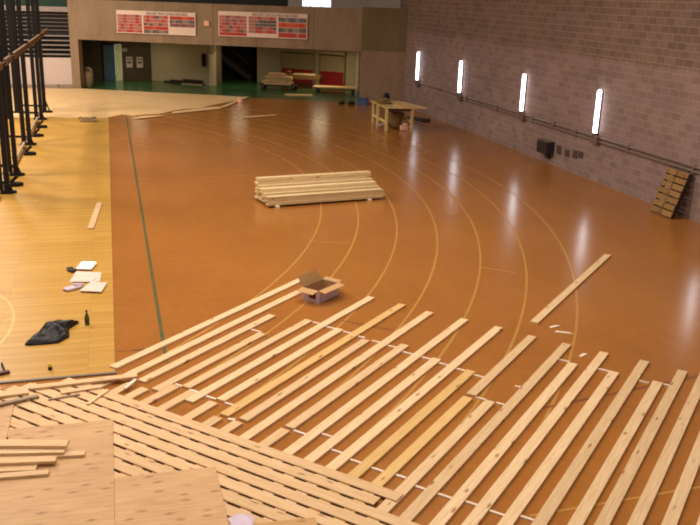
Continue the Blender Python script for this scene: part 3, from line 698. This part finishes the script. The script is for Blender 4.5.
gapspacers([3, 4, 5, 6], [8.22, 8.2, 8.17, 8.16], 'near ends')
gapspacers([10, 11], [8.04, 8.17], 'near ends')
gapspacers(range(12, 15), [7.9, 7.83, 7.81], 'near the deck')
gapspacers([16, 17, 18, 19, 20], [7.74, 7.74, 7.77, 7.75, 7.84], 'near the lower edge')
spacer(7.83, -3.79, -3.66, 'short white spacer strip crossing beside the yellowish end-to-end plank near the deck')
o = MB().box((0, 0, .012), (.1, .05, .024), bev=.002).build('wood_block', M['white_wood'], loc=(*uv(7.83, -6.19), 0), rz=VANG + .3); tag(o, 'small pale wood block beside the near end of the ninth plank', 'block')

# cross boards of the deck
DR = VANG - math.radians(.5)
def deck(c_u, v0, v1, label):
    L = v1 - v0; vm = (v0 + v1) / 2; cu = c_u - (vm + 5.0) * math.tan(math.radians(.5))
    x, y = uv(cu, vm)
    o = MB().box((0, 0, .009), (L, .161, .018), bev=.003).build('cross_board', M['deck_pine'], loc=(x, y, .037), rz=DR + random.uniform(-.001, .001))
    tag(o, label, 'board', 'cross boards of the deck')
DK = [(-8.6, -3.51), (-8.75, -3.69), (-9.05, -1.9), (-9.2, -1.9), (-9.4, -2.1), (-9.55, -2.4), (-9.7, -2.7), (-9.85, -4.2), (-10.0, -4.4), (-10.0, -4.6), (-10.0, -4.8), (-10.0, -5.0)]
for k, (a, c) in enumerate(DK):
    deck(7.392 - .2035 * k, a, c, 'pine cross board nailed over the planks, %s from the deck\'s far edge' % ORD[k + 1])
# plywood sheets on the deck
def sheet(name, x0, x1, y0, y1, z, mat, label, rz=0.0):
    o = MB().box((0, 0, .008), (x1 - x0, y1 - y0, .016), bev=.002).build(name, M[mat], loc=((x0 + x1) / 2, (y0 + y1) / 2, z), rz=rz)
    return tag(o, label, 'plywood sheet')
sheet('plywood_sheet', -1.40, -.18, 7.66, 10.10, .0562, 'ply', 'plywood sheet on the cross boards carrying the heap of short planks')
sheet('plywood_sheet', -.177, .95, 6.26, 8.70, .0562, 'ply', 'plywood sheet overlapping at the bottom of the picture, left of the white paper')
sheet('plywood_sheet', -2.66, -1.42, 8.3, 10.86, .0562, 'ply', 'plywood sheet at the far left picture edge, reaching farthest towards the court')
sheet('plywood_sheet', -1.55, -.32, 5.2, 7.64, .0562, 'ply', 'plywood sheet in the bottom left picture corner, nearest of all')
sheet('plywood_sheet', 1.02, 1.80, 5.6, 7.50, .0562, 'ply_warm', 'narrow darker plywood piece at the bottom edge right of the white paper', -.05)
o = MB().quad([(0, -.12, .001), (.2, -.1, .004), (.16, .1, .02), (.06, .13, .012), (-.03, .08, .003)]).quad([(.16, .1, .02), (.2, -.1, .004), (.23, .0, .04)]).build('paper_scrap', M['lavender'], loc=(.985, 7.56, .076)); tag(o, 'crumpled pale lavender paper scrap at the bottom edge beside the plywood', 'paper')
m = o.modifiers.new('thickness', 'SOLIDIFY'); m.thickness = .002

# messy planks along the court edge
def loose(a, c, w, h, mat, label, name='loose_board'):
    a = Vector(a); c = Vector(c); mid = (a + c) / 2; d = c - a
    o = MB().bar(a - mid, c - mid, w, h, .003).build(name, M[mat], loc=mid); tag(o, label, 'plank', None); return o
loose((-1.25, 11.24, .075), (.16, 11.36, .073), .12, .03, 'pine', 'pale plank lying along the grey edging at the court corner')
loose((-2.5, 10.98, .09), (-1.27, 11.14, .075), .16, .03, 'pine', 'pale plank in front of the court edging, beyond the grey slanting plank')
loose((-1.9, 10.62, .12), (-1.13, 10.96, .078), .07, .03, 'grey_wood', 'grey narrow plank slanting onto the deck')
loose((-1.0, 10.84, .068), (-.6, 10.92, .068), .03, .02, 'grey_wood', 'short dark stick lying across the cross boards near the court', 'stick')
loose((-.5, 10.6, .068), (-.24, 10.98, .068), .05, .02, 'pine', 'thin pale stick slanting on the deck near the court corner', 'stick')
loose((-.85, 11.02, .069), (-.32, 11.11, .069), .09, .022, 'deck_pine', 'short pale board across the deck end below the court corner')
loose((-.02, 10.98, .069), (.14, 11.24, .069), .05, .02, 'white_wood', 'pale short stick by the first planks at the court corner', 'stick')
# heap of short planks on the plywood
HP = [((-2.4, 9.02, 0.0907), (-.88, 8.93, 0.0907), .1, .035, 'pine', 'lowest front'), ((-2.4, 9.46, 0.0907), (-.5, 9.27, 0.0907), .1, .035, 'pine', 'lowest back'),
      ((-2.4, 9.24, 0.0907), (-1.02, 9.06, 0.0907), .13, .035, 'deck_pine', 'lowest middle'), ((-2.4, 9.34, 0.1277), (-.81, 9.14, 0.1277), .12, .035, 'deck_pine', 'second layer front'),
      ((-2.4, 9.62, 0.1277), (-.72, 9.33, 0.1277), .14, .035, 'pine', 'second layer back'), ((-2.4, 9.78, 0.1667), (-.69, 9.40, 0.1667), .15, .04, 'pine', 'topmost')]
for a, c, w, h, mt, nm in HP: loose(a, c, w, h, mt, 'short plank in the heap on the plywood at the left edge, %s' % nm, 'short_plank')['group'] = 'short planks heaped on the plywood'

# ------------------------------------------------------------------ things on the court
def bag():
    bm = bmesh.new(); bmesh.ops.create_icosphere(bm, subdivisions=4, radius=1)
    rnd = random.Random(5)
    out = [(-.47, -.42), (-.28, -.02), (-.2, .4), (-.02, .46), (.35, .42), (.18, .16), (.2, -.2), (.05, -.42), (-.3, -.44)]
    from mathutils import noise
    for v in bm.verts:
        a = math.atan2(v.co.y, v.co.x); 
        # radius of the outline polygon in this direction
        best = .3
        for p, q in zip(out, out[1:] + out[:1]):
            den = math.cos(a) * (q[1] - p[1]) - math.sin(a) * (q[0] - p[0])
            if abs(den) < 1e-6: continue
            r = (p[0] * (q[1] - p[1]) - p[1] * (q[0] - p[0])) / den
            s = (p[0] * math.sin(a) - p[1] * math.cos(a)) / den
            s2 = ((r * math.cos(a) - p[0]) * (q[0] - p[0]) + (r * math.sin(a) - p[1]) * (q[1] - p[1])) / ((q[0] - p[0]) ** 2 + (q[1] - p[1]) ** 2)
            if r > 0 and -1e-6 <= s2 <= 1 + 1e-6: best = r
        h = math.hypot(v.co.x, v.co.y)
        n = noise.noise(Vector((v.co.x * 3, v.co.y * 3, v.co.z * 2))) * .5 + noise.noise(Vector((v.co.x * 8, v.co.y * 8, 3))) * .3
        z = max(0, v.co.z) * .13 * (1 + n) + .006
        if v.co.z < 0: z = 0
        v.co = Vector((math.cos(a) * best * h, math.sin(a) * best * h, z))
    me = bpy.data.meshes.new('rubbish_bag'); bm.to_mesh(me); bm.free(); me.materials.append(M['bag'])
    o = bpy.data.objects.new('rubbish_bag', me); COL.objects.link(o); o.location = (-1.02, 13.32, .013)
    tag(o, 'crumpled black plastic bag lying flat on the yellow court', 'bag')
bag()
t = thing('bottle', (-.56, 13.62, .013), 'small green bottle standing on the court beside the black bag', 'bottle')
MB().lathe((0, 0, 0), [(.034, 0), (.038, .01), (.038, .13), (.03, .17), (.014, .2), (.014, .225)]).build('bottle_body', M['bottle_green'], t, True)
MB().lathe((0, 0, .225), [(.017, 0), (.017, .025), (.012, .028)]).build('cap', M['black_steel'], t)
MB().lathe((0, 0, .05), [(.0385, 0), (.0395, .003), (.0395, .05), (.0385, .053)]).build('bottle_label', M['box_dark'], t)
t = thing('tape_roll', (-1.04, 11.93, .013), 'small yellow and dark object standing at the court front edge', 'tool')
MB().lathe((0, 0, 0), [(.028, 0), (.03, .005), (.03, .045), (.026, .05)]).build('base', M['dark_wood'], t)
MB().lathe((0, 0, .05), [(.026, 0), (.028, .01), (.02, .04), (.008, .05)]).build('top', M['yellow'], t, True)
t = thing('hand_plane', (-1.68, 12.03, .013), 'dark hand tool with two prongs lying at the left front of the court', 'tool', .3)
MB().bar((0, -.1, .02), (.02, .22, .025), .03, .03, .008).build('prong', M['black_steel'], t); MB().bar((-.05, -.1, .02), (-.06, .2, .025), .025, .025, .008).build('prong', M['grey_steel'], t)
MB().box((-.02, -.13, .025), (.16, .07, .04), bev=.01).build('head', M['print_dark'], t)
# papers
o = MB().box((0, 0, 0), (.3, .42, .012), (.0, .02, 0), bev=.003).box((.0, .0, .02), (.28, .38, .01), (.04, 0, .05), bev=.003).build('paper_stack', M['paper_white'], loc=(-.63, 16.72, .05), rz=-.25); tag(o, 'bright white sheets of paper topmost of the paper heap on the court', 'paper')
o = MB().prism([(-.3, -.28), (.25, -.34), (.27, .2), (-.2, .36)], 0, .014).prism([(-.22, -.3), (.1, -.36), (.2, -.1), (-.2, -.05)], .015, .024).build('newspaper', M['news'], loc=(-.62, 16.12, .014)); tag(o, 'open pinkish newspaper in the middle of the paper heap on the court', 'newspaper')
o = MB().prism([(-.2, -.3), (.2, -.35), (.2, .15), (-.1, .22)], 0, .012).build('newspaper', M['news'], loc=(-.47, 15.5, .04), rz=-.2); tag(o, 'folded beige newspaper nearest the track in the paper heap', 'newspaper')
o = MB().box((0, 0, .03), (.32, .16, .05), (0, 0, .6), bev=.02).box((.1, .1, .055), (.2, .1, .03), (0, .2, .8), bev=.012).build('plastic_wrap', M['lavender'], loc=(-.85, 15.45, .013)); tag(o, 'crumpled lavender plastic wrapper at the near left of the paper heap', 'wrapper')
o = MB().box((0, 0, .025), (.13, .2, .04), (0, 0, .2), bev=.015).box((.06, -.12, .03), (.08, .14, .05), (0, 0, -.6), bev=.015).build('glove', M['box_dark'], loc=(-.93, 16.6, .013)); tag(o, 'dark scrap lying left of the white sheets on the court', 'scrap')
o = MB().bar((-.6, 19.6, .03), (-.42, 22.1, .03), .14, .034, .003).build('short_plank', M['pine']); tag(o, 'single short pine plank lying alone on the yellow court', 'plank')
t = thing('open_crate', (-.98, 36.6, .013), 'small dark-sided open carton on the court near the pale sheeting', 'carton')
MB().box((0, 0, .09), (.5, .36, .16), bev=.01).build('carton_body', M['grey_wood'], t)
MB().box((0, -.05, .19), (.4, .3, .04), bev=.01).build('contents', M['hardboard'], t)
MB().box((-.3, 0, .15), (.14, .34, .012), (0, -.5, 0)).box((.3, 0, .15), (.14, .34, .012), (0, .5, 0)).build('flap', M['dark_wood'], t)

# ------------------------------------------------------------------ cardboard box with open flaps
P0 = Vector((3.40, 13.94)); PL = Vector((3.17, 14.22)); PR = Vector((3.90, 14.30)); 
a1 = (PL - P0); a2 = (PR - P0); a2 = Vector((-a1.y, a1.x)).normalized() * -1
if a2.dot(PR - P0) < 0: a2 = -a2
L1 = a1.length; L2 = (PR - P0).length; a1.normalize()
bang = math.atan2(a2.y, a2.x)
t = thing('cardboard_box', (P0.x, P0.y, .001), 'open cardboard box with spread flaps and lavender sides on the orange floor', 'box', bang)
BH = .235; T = .006                                  # local: x along a2 (length L2), y along a1 (L1)
MB().box((L2 / 2, 0, BH / 2), (L2, T, BH)).box((0, L1 / 2, BH / 2), (T, L1, BH)).box((L2, L1 / 2, BH / 2), (T, L1, BH)).box((L2 / 2, L1, BH / 2), (L2, T, BH)).build('side_panels', M['box_print'], t)
MB().box((L2 / 2, L1 / 2, T), (L2, L1, T * 2)).box((L2 / 2, T, BH / 2), (L2 - .01, .004, BH - .004)).box((T, L1 / 2, BH / 2), (.004, L1 - .01, BH - .004)).box((L2 - T, L1 / 2, BH / 2), (.004, L1 - .01, BH - .004)).box((L2 / 2, L1 - T, BH / 2), (L2 - .01, .004, BH - .004)).build('lining', M['kraft_in'], t)
def flap(h0, h1, d, hgt, spread=.0):
    h0 = Vector(h0); h1 = Vector(h1); d = Vector(d); e = (h1 - h0).normalized() * spread; n = Vector((0, 0, .006))
    m = MB(); lo = [h0, h1, h1 + d + e, h0 + d - e]
    q = [m.bm.verts.new(p) for p in lo]; q2 = [m.bm.verts.new(p + n) for p in lo]
    m.bm.faces.new(q[::-1]); m.bm.faces.new(q2)
    for i in range(4): m.bm.faces.new((q[i], q[(i + 1) % 4], q2[(i + 1) % 4], q2[i]))
    m.build('flap', M['kraft'], t)
flap((0, 0, BH), (L2, 0, BH), (0, -.15, -.015), 0, .0)
flap((0, L1, BH), (0, 0, BH), (-.17, 0, -.03), 0, .0)
flap((0, L1, BH), (L2, L1, BH), (-.09, .07, .19), 0, -.04)
flap((L2, 0, BH), (L2, L1, BH), (.17, .05, -.01), 0, .0)
MB().box((-.005, L1 * .35, BH * .55), (.004, L1 * .4, BH * .5)).build('printed_mark', M['print_dark'], t)
MB().box((L2 * .12, -.005, BH * .5), (L2 * .1, .004, BH * .8)).build('pale_band', M['lavender'], t)

# ------------------------------------------------------------------ white scraps on the orange floor
for i, (x, y, rz, L, lab) in enumerate(((7.13, 12.1, .2, .22, 'white wood splinter below the loose plank, farther of the close pair'), (7.15, 11.82, -.5, .3, 'white wood splinter below the loose plank, nearer of the close pair'), (6.98, 10.9, .5, .2, 'white wood splinter lying between the nineteenth and twentieth plank tips'))):
    o = MB().prism([(-L / 2, -.03), (L / 2, -.02), (L / 2 - .05, .035), (-L / 2 + .02, .03)], 0, .012).build('wood_splinter', M['white_wood'], loc=(x, y, .001), rz=rz); tag(o, lab, 'splinter', 'white splinters by the loose plank')

# ------------------------------------------------------------------ light
def area(loc, size, power, col, rot=(0, 0, 0), shape='DISK', sy=None):
    l = bpy.data.lights.new('unseen_ceiling_lamp', 'AREA'); l.shape = shape; l.size = size
    if sy: l.size_y = sy
    l.energy = power; l.color = col; l.spread = math.radians(170)
    o = bpy.data.objects.new('unseen_ceiling_lamp', l); COL.objects.link(o); o.location = loc; o.rotation_euler = rot; return o
WARM = (1, .92, .80)
for x in (-5.0, .5, 6.0):  # unseen ceiling lamps, spots chosen to keep their floor reflections out of view
    for y in (2, 10.5, 18.5): area((x, y, 11.6), 1.3, {2: 175, 10.5: 345, 18.5: 520}[y], WARM)
for y in (26, 32, 38, 44): area((-7.6, y, 11.6), 2.4, 1250, WARM)  # unseen left row, set wide so the visible floor does not mirror it
area((1.5, 51.4, 2.55), 1.0, 34, (1, .85, .55)); area((7.2, 50.2, 2.55), 1.0, 34, (1, .85, .55)); area((11.6, 48.2, 2.55), 1.0, 50, (1, .85, .55))  # unseen lamps added under the lobby ceiling to brighten the dim lobby
w = bpy.data.worlds.new('world'); SC.world = w; w.use_nodes = True
w.node_tree.nodes['Background'].inputs[0].default_value = (1, .95, .88, 1); w.node_tree.nodes['Background'].inputs[1].default_value = .3
SC.view_settings.view_transform = 'Standard'; SC.view_settings.look = 'None'; SC.view_settings.gamma = 1; SC.view_settings.use_curve_mapping = False
SC.cycles.filter_width = 1.9
SC.view_settings.exposure = 0
